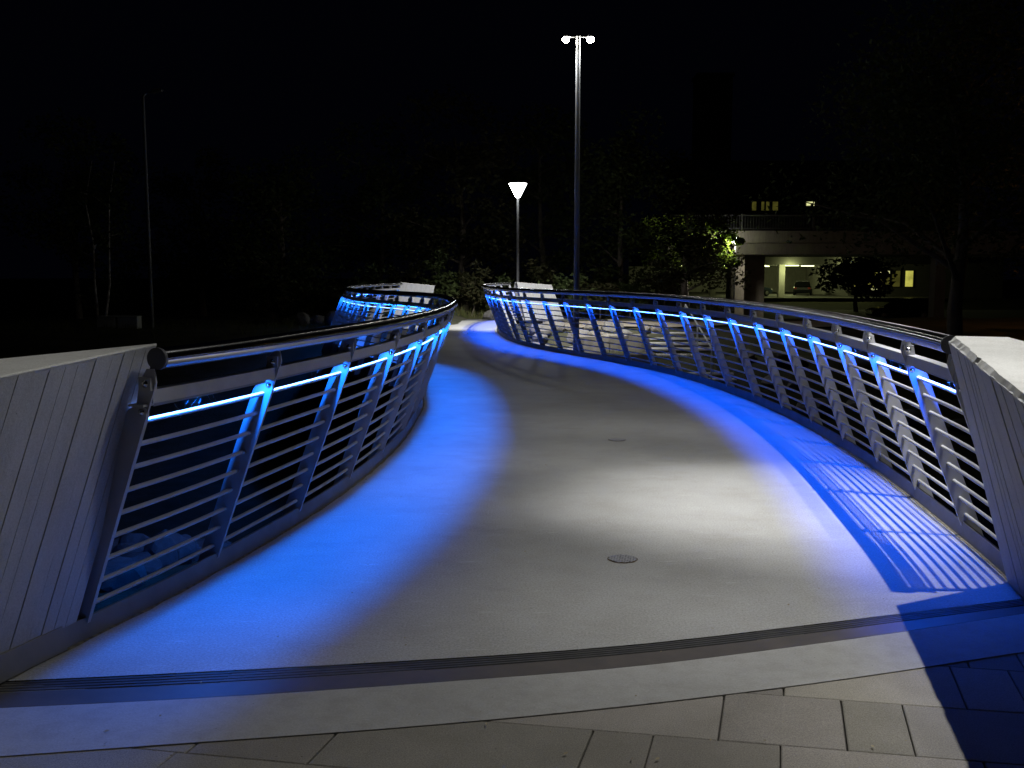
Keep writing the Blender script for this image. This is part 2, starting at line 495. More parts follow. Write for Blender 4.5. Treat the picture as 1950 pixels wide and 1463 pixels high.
def sheet(Ga, Gb, x0, x1, z, n=60, thick=0.03):
    """strip between plan lines Ga (near) and Gb (far) as a thin solid"""
    b = MB(); xs = np.linspace(x0, x1, n)
    vs = [(x, Ga(x), z) for x in xs] + [(x, Gb(x), z) for x in xs] + [(x, Ga(x), z-thick) for x in xs] + [(x, Gb(x), z-thick) for x in xs]
    b.add(vs, [(i, i+1, n+i+1, n+i) for i in range(n-1)] + [(2*n+i, 2*n+i+1, i+1, i) for i in range(n-1)] + [(n+i, n+i+1, 3*n+i+1, 3*n+i) for i in range(n-1)])
    return b
tag(sheet(lambda x: C1(x)+.002, lambda x: S1(x)-.006, -4.5, 4.5, 0.0).build('concrete_band', M['band']), kind='structure')

# ------------------------------------------------------------------ footbridge
bridge = empty('footbridge', (0, 3.6, 0), 'S-curved grey footbridge deck with blue-lit edges running between two leaning railings', 'bridge')
Y1 = 32.6
def deck():
    b = MB(); nt_, ns = 150, 14
    vs = []
    for i in range(nt_+1):
        t = (i/nt_)**1.15
        yl = 3.62 + (Y1-3.62)*t; yr = 4.58 + (Y1-4.58)*t
        pl = Vector((fL(yl), yl)); pr = Vector((fR(yr), yr))
        for k in range(ns+1):
            q = pl.lerp(pr, k/ns)
            if i == 0: q.y = J0(q.x)
            vs.append((q.x, q.y, 0.0))
    w = ns+1
    fs = [(i*w+k, i*w+k+1, (i+1)*w+k+1, (i+1)*w+k) for i in range(nt_) for k in range(ns)]
    b.add(vs, fs)
    # end faces and underside
    low = [(v[0], v[1], -0.32) for v in vs]
    b.add(low, [(f[3],f[2],f[1],f[0]) for f in fs])
    for i in range(nt_):
        for k in (0, ns):
            a0, a1 = vs[i*w+k], vs[(i+1)*w+k]
            q = [a0, a1, (a1[0],a1[1],-.32), (a0[0],a0[1],-.32)]
            b.add(q, [(0,1,2,3)] if k == ns else [(3,2,1,0)])
    e = vs[nt_*w:]
    for k in range(ns):
        b.add([e[k], e[k+1], (e[k+1][0],e[k+1][1],-.32), (e[k][0],e[k][1],-.32)], [(0,1,2,3)])
    b.build('deck', M['deck'], bridge)
deck()
# rubber expansion joint with raised ribs, brown steel strip, rusty seam
def ribs():
    b = MB(); xs = np.linspace(-2.05, 2.6, 60)
    prof = []
    nr = 4
    for i in range(nr):
        a = i/nr
        prof += [(a+.00,-.010),(a+.05,-.001),(a+.17,-.001),(a+.22,-.010)]
    prof.append((1.0,-.010))
    n = len(prof)
    vs = [(x, J1(x)+.002+(J0(x)-J1(x)-.004)*p, z) for x in xs for p, z in prof]
    b.add(vs, [(i*n+k, (i+1)*n+k, (i+1)*n+k+1, i*n+k+1) for i in range(len(xs)-1) for k in range(n-1)])
    b.build('expansion_joint', M['rubber'], bridge)
ribs()
sheet(lambda x: S1(x)+.004, lambda x: J1(x)-.002, -2.6, 3.2, -.003).build('steel_strip', M['brown_steel'], bridge)
sheet(lambda x: S1(x)-.006, lambda x: S1(x)+.004, -2.6, 3.2, -.006).build('rusty_seam', M['rust'], bridge)
def kerb(F, s, y0, y1):
    b = MB(); ys = np.linspace(y0, y1, 120)
    prof = [(0.0,0.001),(-.012,.088),(-.026,.088),(-.026,-.36),(-.012,-.36),(-.012,-.02)]   # (u outward negative, z)
    n = len(prof)
    vs = [edge(F, y, s, u, z) for y in ys for u, z in prof]
    fs = []
    for i in range(len(ys)-1):
        for k in range(n):
            q = (i*n+k, (i+1)*n+k, (i+1)*n+(k+1)%n, i*n+(k+1)%n)
            fs.append(q if s < 0 else q[::-1])
    b.add(vs, fs)
    b.add(vs[:n], [tuple(range(n))]); b.add(vs[-n:], [tuple(range(n))])
    return b.build('kerb', M['kerb'], bridge)
kerb(fR, 1, 4.45, 33.0); kerb(fL, -1, 3.62, 32.7)
def seal(F, s, y0, y1):
    b = MB(); ys = np.linspace(y0, y1, 260)
    vs = []
    for y in ys:
        w = .007+.006*math.sin(y*23)*math.sin(y*7.3)+.004*rnd.random()
        vs += [edge(F, y, s, 0.0, .004), edge(F, y, s, .004+w*.5, .0055), edge(F, y, s, .006+w, .0008)]
    b.add(vs, [((i*3+k), (i+1)*3+k, (i+1)*3+k+1, i*3+k+1)[::(1 if s < 0 else -1)] for i in range(len(ys)-1) for k in range(2)])
    return b.build('edge_sealant', M['seal'], bridge)
seal(fR, 1, 4.6, 32.6); seal(fL, -1, 3.65, 32.6)
# steel casings over the kerb ends at the near walls
for F, s, ya, yb in ((fL, -1, 3.30, 3.93), (fR, 1, 4.05, 4.62)):
    b = MB(); ys = np.linspace(ya, yb, 8)
    prof = [(.016,.006),(-.004,.100),(-.065,.104),(-.07,.0)]
    vs = [edge(F, y, s, u, z) for y in ys for u, z in prof]
    b.add(vs, [((i*4+k),(i+1)*4+k,(i+1)*4+k+1,i*4+k+1)[::(1 if s < 0 else -1)] for i in range(7) for k in range(3)])
    b.add(vs[:4], [(0,1,2,3)]); b.add(vs[-4:], [(3,2,1,0)])
    b.build('kerb_casing', M['kerb'], bridge)
# drain grates
def drain(x, y):
    ring = MB(); n = 32; ro, ri = .082, .075
    vs = []
    for k in range(n):
        c_, s_ = math.cos(2*PI*k/n), math.sin(2*PI*k/n)
        vs += [(x+ro*c_, y+ro*s_, .002), (x+ri*c_, y+ri*s_, .004)]
    ring.add(vs, [(2*k, 2*((k+1)%n), 2*((k+1)%n)+1, 2*k+1) for k in range(n)])
    gr = ring.build('drain_grate', M['rust'], bridge)
    pan = MB(); pan.add([(x+ri*math.cos(2*PI*k/n), y+ri*math.sin(2*PI*k/n), .0015) for k in range(n)], [tuple(range(n))])
    pan.build('drain_hole', M['dark'], gr)
    bars = MB()
    for ang in (R(35), R(-55)):
        c_, s_ = math.cos(ang), math.sin(ang)
        for i in range(-3, 4):
            o_ = i*.0205
            h = math.sqrt(max(0, ri*ri-o_*o_))
            if h < .01: continue
            zz = .006 if ang > 0 else .0054
            w = .0058
            vs = []
            for (a, e) in ((-h,-w),(h,-w),(h,w),(-h,w)):
                vs.append((x+a*c_-(o_+e)*s_, y+a*s_+(o_+e)*c_, zz))
            vs += [(v[0],v[1],.0016) for v in vs]
            bars.add(vs, [(0,1,2,3),(4,5,1,0),(5,6,2,1),(6,7,3,2),(7,4,0,3)])
    bars.build('grate_bars', M['grate'], gr)
drain(.596, 5.24); drain(.97, 9.11)

# ------------------------------------------------------------------ railings
RAIL_Z = 1.19
def post_meshes():
    """one post in its own frame: x inward, y along the rail, z up"""
    i_ = lambda z: uc(z)+.046
    o_ = lambda z: uc(z)-.058
    lower = MB().prism([(o_(-.24),-.24),(i_(-.24),-.24),(i_(.955),.955),(i_(.98)-.008,.985),(uc(.99)+.015,.998),(uc(.99)-.02,.998),(o_(.98)+.012,.985),(o_(.95),.95)], -.010, .010)
    upper = MB().prism([(uc(.96)+.0,.96),(i_(.96)-.003,.96),(i_(1.095)-.003,1.095),(uc(1.135)+.022,1.135),(uc(1.15)+.012,1.15),(uc(1.15)-.02,1.15),(uc(1.10)-.035,1.10),(uc(1.0)-.02,1.0)], -.0045, .0045)
    return lower, upper
post_b, upper_b = post_meshes()
def bolt_at(b, u, z, y, side):
    Mx = Matrix.Translation((u, y*side, z)) @ Matrix.Rotation(R(-90*side), 4, 'X')
    b.lathe([(.015,0),(.015,.003),(.010,.004),(.010,.010),(.007,.014),(0.0005,.0155)], n=10, M=Mx)
lug_top = MB(); lug_top.box((uc(1.09)-.026, -.020, 1.0635), (uc(1.09)+.030, .020, 1.118))
lug_low = MB(); lug_low.box((uc(1.0)-.036, -.034, .9985), (uc(1.0)+.036, .034, 1.0075))

def railing(F, s, ys, n_single, root_y, label, y_start, y_end):
    root = empty('bridge_railing', (F(root_y), root_y, 0), label, 'railing', 'curved leaning bridge railings')
    # handrail
    yy = np.linspace(y_start, y_end, 170)
    hp = [edge(F, y, s, uc(RAIL_Z), RAIL_Z) for y in yy]
    hb = MB().tube(hp, .044, 24)
    hr = hb.build('handrail', M['handrail'], root)
    uv = hr.data.uv_layers.new(name='grain')
    ar = [0.0]
    for p0, p1 in zip(hp[:-1], hp[1:]): ar.append(ar[-1]+(p1-p0).length)
    li = 0
    for pi, f in enumerate(hb.f):
        for q, vi in enumerate(f):
            if len(f) == 4:
                k_ = vi % 24
                if k_ == 0 and q in (2, 3): k_ = 24
                uv.data[li].uv = (ar[min(vi//24, len(ar)-1)], k_/24)
            li += 1
    for i in (0, len(hp)-1):
        d = (hp[1]-hp[0]).normalized() if i == 0 else (hp[-1]-hp[-2]).normalized()
        MB().tube([hp[i]-d*.008, hp[i]+d*.008], .045, 24).build('end_plate', M['lamp_dark'], hr)
    # stringer: one flat box rail between the posts
    sb = MB(); n = len(yy)
    y2 = np.linspace(y_start, y_end, 170)
    pr = [(-.030,1.008),(.030,1.008),(.030,1.062),(-.030,1.062)]
    vs = [edge(F, y, s, uc(1.035)+u, z) for y in y2 for u, z in pr]
    fs = []
    for i in range(n-1):
        for k in range(4):
            q = (i*4+k, i*4+(k+1)%4, (i+1)*4+(k+1)%4, (i+1)*4+k)
            fs.append(q if s < 0 else q[::-1])
    sb.add(vs, fs); sb.add(vs[:4], [(0,1,2,3)]); sb.add(vs[-4:], [(0,1,2,3)])
    sb.build('stringer', M['paint'], root)
    # posts
    first = None
    for y in ys:
        p, nn, tt = frame(F, y, s)
        ang = math.atan2(nn.y, nn.x)
        if first is None:
            po = post_b.build('post', M['paint'], root, True)
            upper_b.build('bracket', M['paint'], po, True)
            lug_top.build('lug', M['paint'], po, True); lug_low.build('lug', M['paint'], po, True)
            for side in (-1, 1):
                for u, z, yy_ in ((uc(1.09)+.004,1.092,.020),(uc(.975)+.018,.975,.010)):
                    b = MB(); bolt_at(b, u, z, yy_, side); b.build('bolt', M['bolt'], po, True)
            first = po
        else:
            po = copy_tree(first, root)
        po.location = (p.x-root.location.x, p.y-root.location.y, 0)
        po.rotation_euler = (0, 0, ang)
    # rods: nine per bay, butted between the post faces
    bays = list(zip(ys[:-1], ys[1:]))
    rest = MB()
    for j, (a, b_) in enumerate(bays):
        for k in range(9):
            z = .13+.1*k
            pts = [edge(F, a+(b_-a)*q/5, s, uc(z), z) for q in range(6)]
            if j < n_single: MB().tube(pts, .0105, 10).build('rod', M['paint'], root)
            else: rest.tube(pts, .0105, 8)
    ro = rest.build('rod', M['paint'], root); ro['kind'] = 'stuff'
    # light channel under the stringer and the strip lamps inside it
    ch = MB(); st = MB(); gl = MB()
    for j, (a, b_) in enumerate(bays):
        q0 = edge(F, a, s, uc(1.0), 1.008); q1 = edge(F, b_, s, uc(1.0), 1.008)
        tan = (q1-q0); L = tan.length; tan.normalize()
        inw = Vector((-tan.y, tan.x, 0)) if s > 0 else Vector((tan.y, -tan.x, 0))
        up = Vector((0,0,1))
        mid = (q0+q1)/2
        # follow the bow of the bay
        mid2 = edge(F, (a+b_)/2, s, uc(1.0), 1.008)
        c_ = mid.lerp(mid2, .5)
        c_ = c_ + inw*.002
        Mx = Matrix.Translation(c_) @ Matrix((tan, inw, up)).transposed().to_4x4()
        hl = L/2-.055
        # glowing half shell laid on the top rod as its strip-lit highlight
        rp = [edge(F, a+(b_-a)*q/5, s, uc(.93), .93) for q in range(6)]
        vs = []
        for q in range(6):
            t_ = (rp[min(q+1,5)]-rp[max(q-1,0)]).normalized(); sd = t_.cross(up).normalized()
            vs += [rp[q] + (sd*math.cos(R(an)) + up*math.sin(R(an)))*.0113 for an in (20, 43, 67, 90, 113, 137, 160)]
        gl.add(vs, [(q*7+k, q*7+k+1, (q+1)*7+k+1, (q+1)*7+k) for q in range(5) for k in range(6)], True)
        ch.box((-hl,.008,-.018), (hl,.011,-.001), Mx)
        ch.box((-hl,-.011,-.009), (hl,-.008,-.001), Mx)
        st.box((-hl,-.002,-.0035), (hl,.002,-.0015), Mx)
        ld = bpy.data.lights.new('strip_lamp', 'AREA')
        ld.shape = 'RECTANGLE'; ld.size = 2*hl; ld.size_y = .004
        ld.color = LED_COL if s < 0 else LED_COL_RIGHT; ld.energy = LED_W*2*hl*(1.0 if s < 0 else 1.12)*((1.3 if s < 0 else .75) if j == 0 else 1.0)
        lo = bpy.data.objects.new('strip_lamp', ld); COL.objects.link(lo)
        lo.parent = root
        lo.matrix_local = Matrix.Translation(c_ - Vector(root.location) - up*.0045) @ Matrix((tan, inw, up) if s < 0 and False else (tan, up.cross(tan), up)).transposed().to_4x4()
    ch.build('light_channel', M['channel'], root)
    st.build('light_strip', M['led'], root)
    gl.build('rod_highlight', M['rod_glow'], root)
    return root
right_ys = [4.74,5.72,6.69,7.68,8.70,9.76,10.82,11.88,12.92,13.95,14.94,15.87,16.76,17.63,18.51,19.40,20.28,21.17,22.08,23.08,24.1,25.1,26.1,27.1,28.1,29.1,30.1,31.1,32.1,33.3]
left_ys = [4.08,5.05,6.07,7.06,8.10,9.22,10.4,11.5,12.6,13.6,14.5,15.2,15.76,16.34,16.93,17.58,18.30,19.08,19.88,20.72,21.6,22.5,23.5,24.5,25.5,26.5,27.5,28.5,29.5,30.5,31.5,32.5]
railing(fR, 1, right_ys, 11, 4.74, 'steel railing on the right edge of the bridge, lit blue under its stringer', 4.72, 33.4)
railing(fL, -1, left_ys, 11, 4.08, 'steel railing on the left edge of the bridge, doubling back in an S', 4.10, 32.6)

# cobwebs in the gap between stringer and lit rod
def cobweb(F, s, y, wid):
    b = MB(); r2 = random.Random(int(y*100))
    for i in range(6):
        a = y + (r2.random()-.5)*wid; c_ = a + (r2.random()-.5)*.22
        p0 = edge(F, a, s, uc(1.0)+.01*(r2.random()-.5), 1.0-.02*r2.random())
        p1 = edge(F, c_, s, uc(.94)+.02*(r2.random()-.5), .94-.04*r2.random())
        m_ = (p0+p1)/2 + Vector(((r2.random()-.5)*.03,(r2.random()-.5)*.03,-.012*r2.random()))
        b.tube([p0, m_, p1], .00016, 3, False)
    return b
for F, s, y, w, lab in ((fL,-1,4.45,.35,'torn cobweb in the first bay of the left railing'),(fL,-1,5.75,.4,'cobweb strands under the stringer in the second bay of the left railing'),
                   (fR,1,4.95,.4,'cobweb in the right railing bay next to the white wall end'),(fR,1,6.1,.45,'cobweb in the second bay of the right railing'),(fR,1,7.1,.4,'cobweb in the third bay of the right railing')):
    tag(cobweb(F,s,y,w).build('cobweb', M['web']), lab, 'cobweb', 'cobwebs in the railing bays')

# ------------------------------------------------------------------ concrete wing walls with board marks
def wing(name, top_in, base_in, top_out, base_out, nb, label, seed, cat='wall', gap=.0024, ch=(.006,.006)):
    """four polylines of equal length, running from the railing end outwards"""
    r2 = random.Random(seed)
    root_p = base_in[0]
    root = empty(name, (root_p[0], root_p[1], 0), label, cat, 'concrete wing walls at the bridge ends')
    TI = [Vector(p) for p in top_in]; BI = [Vector(p) for p in base_in]
    TO = [Vector(p) for p in top_out]; BO = [Vector(p) for p in base_out]
    def along(P, s):
        f = s*(len(P)-1); i = min(len(P)-2, int(f)); return P[i].lerp(P[i+1], f-i)
    n = 24
    core = MB()
    rows = []
    for i in range(n+1):
        s = i/n
        bi, ti, to, bo = along(BI,s), along(TI,s), along(TO,s), along(BO,s)
        rows.append([bi, ti + (bi-ti).normalized()*(ch[0]*1.2+.012), to + (bo-to).normalized()*.012, bo])
    nrm_ = (BI[-1]-BI[0]).cross(TI[0]-BI[0]).normalized()
    if nrm_.dot((BO[0]-BI[0])) > 0: nrm_ = -nrm_
    flip = (BI[-1]-BI[0]).cross(TI[0]-BI[0]).dot(nrm_) < 0
    vs = [v for r_ in rows for v in (r_[0]-nrm_*.009, r_[1]-nrm_*.009, r_[2], r_[3])]
    fs = []
    for i in range(n):
        for k in (0, 2):
            q = (i*4+k, (i+1)*4+k, (i+1)*4+k+1, i*4+k+1)
            fs.append(q if not flip else q[::-1])
    core.add(vs, fs)
    core.add([rows[0][0]-nrm_*.0089,rows[0][1]-nrm_*.0089,rows[0][2],rows[0][3]], [(0,1,2,3)])
    core.add([rows[-1][0],rows[-1][1],rows[-1][2],rows[-1][3]], [(3,2,1,0)])
    core.build('wall_core', M['groove'], root)
    # coping: smooth pale top with a rough broken arris
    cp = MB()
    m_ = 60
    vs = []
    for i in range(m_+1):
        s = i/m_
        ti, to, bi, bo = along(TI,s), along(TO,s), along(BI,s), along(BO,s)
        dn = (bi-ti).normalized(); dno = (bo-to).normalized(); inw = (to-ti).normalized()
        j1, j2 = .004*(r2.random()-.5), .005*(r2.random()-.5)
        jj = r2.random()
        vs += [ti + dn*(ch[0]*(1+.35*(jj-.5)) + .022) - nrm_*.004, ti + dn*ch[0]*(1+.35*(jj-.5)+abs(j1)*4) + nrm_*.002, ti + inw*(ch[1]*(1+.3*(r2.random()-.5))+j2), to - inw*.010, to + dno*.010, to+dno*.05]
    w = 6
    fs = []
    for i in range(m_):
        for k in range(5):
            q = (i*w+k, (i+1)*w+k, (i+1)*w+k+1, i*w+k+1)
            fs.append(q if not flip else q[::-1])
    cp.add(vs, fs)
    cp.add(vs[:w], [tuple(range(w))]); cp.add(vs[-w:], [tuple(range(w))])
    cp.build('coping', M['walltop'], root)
    # boards
    bd = MB(); s0 = 0.0
    cuts = [0.0]
    for i in range(nb): cuts.append(cuts[-1] + 0.8+0.4*r2.random())
    cuts = [c/cuts[-1] for c in cuts]
    rows_n = 14
    for i in range(nb):
        off = .0015 + .004*r2.random()
        g = gap/ max(.5, (BI[-1]-BI[0]).length)
        L_, Rr = [], []
        for t in range(rows_n+1):
            tt = t/rows_n
            for side, arr in ((cuts[i]+g*(0.6+r2.random()*.9)*(i > 0), L_), (cuts[i+1]-g*(0.6+r2.random()*.9), Rr)):
                p = along(BI,side).lerp(along(TI,side), tt*(1-(ch[0]*.75)/1.27) )
                arr.append(p + nrm_*(off-.003))
        vs = []
        for a, b_ in zip(L_, Rr): vs += [a-nrm_*.012, a, b_, b_-nrm_*.012]
        fs = []
        for t in range(rows_n):
            for k in range(3):
                q = (t*4+k, t*4+k+1, (t+1)*4+k+1, (t+1)*4+k)
                fs.append(q if not flip else q[::-1])
        fs.append((0,1,2,3)); fs.append((rows_n*4+3, rows_n*4+2, rows_n*4+1, rows_n*4))
        bd.add(vs, fs)
    bd.build('board_marked_face', M['wall'], root)
    return root
wing('wing_wall', [(-1.462,4.10,1.243),(-1.68,3.2,1.195),(-2.05,1.9,1.14)], [(-1.86,4.01,-.06),(-2.13,3.2,-.06),(-2.55,1.9,-.06)],
     [(-1.475,4.125,1.243),(-2.16,3.42,1.20),(-2.6,2.0,1.14)], [(-2.20,4.05,-.9),(-2.75,3.2,-.5),(-3.1,1.9,-.2)], 23,
     'white concrete wall at the near left corner with broad board marks', 3, gap=.0022)
wing('wing_wall', [(2.015,4.62,1.243),(1.70,3.35,1.135),(1.40,2.2,1.05)], [(2.49,4.84,-.06),(2.26,3.55,-.06),(2.0,2.3,-.06)],
     [(2.26,4.52,1.243),(2.42,3.9,1.16),(2.1,2.3,1.05)], [(2.85,4.9,-.6),(3.0,3.7,-.3),(2.7,2.3,-.2)], 34,
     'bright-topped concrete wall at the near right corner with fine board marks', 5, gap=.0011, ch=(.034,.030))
wing('wing_wall', [(-3.63,32.75,1.243),(-3.1,33.4,1.18),(-2.62,34.0,1.125)], [(-4.05,32.9,-.5),(-3.45,33.6,-.5),(-2.95,34.2,-.5)],
     [(-3.75,33.0,1.243),(-3.25,33.75,1.18),(-2.78,34.3,1.125)], [(-4.3,33.3,-.6),(-3.7,34.0,-.6),(-3.2,34.6,-.6)], 12,
     'grey concrete wall beyond the doubled-back left railing at the far end', 8)
# the far right wall is seen from its outer side
wing('wing_wall', [(.17,33.55,1.243),(.75,34.25,1.19),(1.38,34.9,1.135)], [(.66,33.3,-1.0),(1.40,34.0,-1.0),(2.15,34.6,-1.0)],
     [(.10,33.75,1.243),(.6,34.45,1.19),(1.2,35.1,1.135)], [(-.3,33.9,-.6),(.3,34.6,-.6),(.9,35.3,-.6)], 14,
     'floodlit white concrete wall at the far end of the right railing', 11)

# ------------------------------------------------------------------ lamps
def spot(name, loc, aim, power, ang, blend, parent, col=WHITE, size=.05):
    ld = bpy.data.lights.new(name, 'SPOT'); ld.energy = power; ld.spot_size = ang; ld.spot_blend = blend
    ld.color = col; ld.shadow_soft_size = size
    o = bpy.data.objects.new(name, ld); COL.objects.link(o)
    o.parent = parent
    base = Vector(parent.location) if parent else Vector((0,0,0))
    o.location = Vector(loc)-base
    o.rotation_euler = (Vector(aim)-Vector(loc)).to_track_quat('-Z', 'Y').to_euler()
    return o
def point(name, loc, power, parent, col=WHITE, size=.08):
    ld = bpy.data.lights.new(name, 'POINT'); ld.energy = power; ld.color = col; ld.shadow_soft_size = size
    o = bpy.data.objects.new(name, ld); COL.objects.link(o)
    o.parent = parent
    o.location = Vector(loc)-(Vector(parent.location) if parent else Vector((0,0,0)))
    return o
def twin_lamp(x, y, zb, H, label, half=.30):
    root = empty('twin_street_lamp', (x, y, zb), label, 'street lamp', 'twin-headed street lamps by the bridge')
    MB().tube([(x,y,zb-.3),(x,y,zb+1.2),(x,y,H)], [.078,.076,.052], 16).build('pole', M['lamp_metal'], root)
    MB().tube([(x,y,zb-.02),(x,y,zb+.03)], .12, 16).build('base_flange', M['lamp_metal'], root)
    MB().tube([(x-half,y,H-.02),(x+half,y,H-.02)], .018, 10).build('arm', M['lamp_metal'], root)
    heads = []
    for sx in (-1, 1):
        hx = x+sx*half
        hd = MB().lathe([(.062,H-.027),(.075,H-.015),(.07,H+.015),(.04,H+.035),(.01,H+.04)], (hx,y,0), 20).build('lamp_head', M['lamp_dark'], root)
        MB().lathe([(.005,H-.155),(.05,H-.143),(.078,H-.115),(.088,H-.08),(.08,H-.045),(.06,H-.026)], (hx,y,0), 20).build('lens', M['head_lit'], hd)
        heads.append((hx, y, H-.18))
    return root, heads
far, fh = twin_lamp(1.62, 25.2, -.75, 7.3, 'tall twin-headed lit street lamp behind the right railing')
for h in fh:
    spot('lamp_light', h, (h[0]-1.0, 30.6, 0), FAR_HEAD_W, R(62), .55, far)
    spot('lamp_light', h, (h[0]+2.6, 28.0, 0), 520, R(58), .9, far)
    spot('lamp_light', h, (h[0]-.3, h[1], 0), 130, R(140), .9, far)
spot('lamp_light', fh[1], (10.9, 51.9, -.4), 2400, R(11), .7, far)  # narrow extra beam, added to brighten the direction sign
near, nh = twin_lamp(3.53, 5.3, -.12, 7.3, 'twin-headed lit street lamp standing beside the near right wall', .32)
spot('lamp_light', nh[0], (1.85, 6.45, 0), NEAR_POOL_W, R(27), 1.0, near, size=.035)
spot('lamp_light', nh[1], (1.75, 6.6, 0), NEAR_POOL_W*.35, R(28), 1.0, near, size=.035)
spot('lamp_light', nh[0], (1.55, 5.2, 0), 950.0, R(37), 1.0, near, size=.035)
spot('lamp_light', nh[0], (1.15, 2.4, 0), 720.0, R(48), 1.0, near, size=.035)
spot('lamp_light', nh[0], (1.3, 8.7, 0), 800.0, R(30), 1.0, near, size=.035)
spot('lamp_light', nh[0], (1.85, 3.3, 1.1), 850.0, R(15), 1.0, near, size=.035)  # beam added to brighten the right wall top
spot('lamp_light', nh[0], (.45, 7.3, 0), 480.0, R(25), 1.0, near, size=.035)
spot('lamp_light', nh[0], (1.1, 11.2, 0), 620.0, R(27), 1.0, near, size=.035)
spot('lamp_light', nh[0], (-2.5, 2.9, .9), 600.0, R(20), 1.0, near, size=.035)  # beam added to brighten the left wall top
spot('lamp_light', nh[0], (1.0, 16.5, 0), 420.0, R(28), .8, near, size=.035)
for h in nh:
    spot('lamp_light', h, (h[0]-1.2, h[1]+.2, 0), NEAR_WIDE_W, R(122), .9, near, size=.035)

# cone lamp beyond the far end
cx, cy = .21, 36.5
cone = empty('cone_street_lamp', (cx, cy, -.3), 'short street lamp with a glowing white upturned cone head', 'street lamp')
MB().tube([(cx,cy,-.4),(cx,cy,4.25)], [.06,.045], 12).build('pole', M['lamp_dark'], cone)
shade = MB().lathe([(.055,4.25),(.10,4.30),(.32,4.74)], (cx,cy,0), 24).build('lamp_shade', M['cone_lit'], cone)
MB().lathe([(.325,4.745),(.33,4.775),(.10,4.80),(.01,4.805)], (cx,cy,0), 24).build('cap', M['lamp_dark'], cone)
point('lamp_light', (cx, cy-.38, 4.5), CONE_W, cone, (.95,1,.97), .12)

# unlit lamp on the left
lx, ly = -11.9, 33.0
dl = empty('unlit_street_lamp', (lx, ly, -.48), 'slim unlit street lamp with a short arm on the dark left bank', 'street lamp')
MB().tube([(lx,ly,-.6),(lx,ly,3),(lx,ly,7.2),(lx+.08,ly,7.3)], [.07,.062,.045,.042], 12).build('pole', M['lamp_dark'], dl)
MB().tube([(lx+.05,ly,7.28),(lx+.30,ly,7.36)], .024, 8).build('arm', M['lamp_dark'], dl)
hb = MB(); hb.prism([(lx+.26,7.33),(lx+.30,7.30),(lx+.60,7.36),(lx+.64,7.42),(lx+.58,7.46),(lx+.34,7.42)], ly-.09, ly+.09)
hb.build('lamp_head', M['lamp_dark'], dl)

# utility cabinets
for i, (x, w, lab) in enumerate(((-13.42,.60,'left one of two grey utility cabinets under the birch trunks'),(-12.72,.66,'right one of two grey utility cabinets, next to the unlit lamp'))):
    zb = -.52; y = 33.2
    root = empty('utility_cabinet', (x, y, zb), lab, 'utility box', 'utility cabinets on the left bank')
    b = MB(); b.box((x-w/2, y-.2, zb), (x+w/2, y+.2, .10)); b.build('body', M['cabinet'], root)
    b = MB(); b.prism([(x-w/2-.02,.1),(x+w/2+.02,.1),(x+w/2+.02,.125),(x-w/2-.02,.125)], y-.23, y+.22); b.build('lid', M['cabinet'], root)
    for k in (0, 1):
        b = MB(); b.box((x-w/2+.02+k*w/2, y-.212, zb+.05), (x-.012+k*w/2+.0, y-.2005, .07)); d = b.build('door', M['cabinet'], root)
        b = MB(); b.box((x-.06+k*.08, y-.225, -.24), (x-.035+k*.08, y-.2125, -.14)); b.build('handle', M['lamp_dark'], d)

# ------------------------------------------------------------------ stones on the banks
def rock_mesh(seed, name, mat):
    r2 = random.Random(seed)
    import bmesh
    bm = bmesh.new(); bmesh.ops.create_icosphere(bm, subdivisions=3, radius=1.0)
    dirs = [(Vector((r2.gauss(0,1), r2.gauss(0,1), r2.gauss(0,1))).normalized(), .62+.3*r2.random()) for _ in range(11)]
    for v in bm.verts:
        k = 1.0
        for d, h in dirs:
            q = v.co.normalized().dot(d)
            if q > 0.05: k = min(k, h/q)
        k += .03*math.sin(v.co.x*9+seed)*math.sin(v.co.y*8)*math.sin(v.co.z*10)
        v.co *= k
    me = bpy.data.meshes.new(name); bm.to_mesh(me); bm.free()
    me.materials.append(mat)
    return me
rocks = [rock_mesh(i, 'boulder', M['stone']) for i in range(4)] + [rock_mesh(20+i, 'boulder', M['grey_stone']) for i in range(3)] + [rock_mesh(30+i, 'boulder', M['dark_stone']) for i in range(3)]
def place_rock(x, y, sx, sy, sz, label, group, k=None, z=None, sink=.35):
    o = bpy.data.objects.new('boulder', rocks[k if k is not None else rnd.randrange(7)])
    COL.objects.link(o)
    zz = ground(x, y) if z is None else z
    o.location = (x, y, zz + sz*(1-sink) - sz*.3)
    o.scale = (sx, sy, sz); o.rotation_euler = (rnd.uniform(-.3,.3), rnd.uniform(-.3,.3), rnd.uniform(0,6.28))
    tag(o, label, 'boulder', group)
    return o
for i in range(13):
    x = .9+i*.27+rnd.uniform(-.1,.1); y = 29.2+rnd.uniform(-.8,.9)
    s_ = rnd.uniform(.16,.34)
    place_rock(x, y, s_*1.3, s_, s_*.85, 'pale boulder heaped on the far bank behind the twin street lamp', 'boulders heaped by the far lamp')
for i in range(12):
    x = .5+rnd.random()*1.6; y = 26.6+rnd.random()*2.2
    s_ = rnd.uniform(.15,.32)
    place_rock(x, y, s_*1.2, s_, s_*.8, 'rough boulder in the pile below the far right wall', 'boulders below the far wall', 4+i%3)
for i in range(95):
    y = 4.9+rnd.random()*5.2; x = -1.35-.16*y*rnd.uniform(.35,1.3)-.5
    s_ = rnd.uniform(.07,.15)+.02*(y-5)
    place_rock(x, y, s_*1.2, s_, s_*.9, 'boulder lit faintly blue on the slope under the left railing', 'boulders under the left railing', 7+i%3, sink=.5)
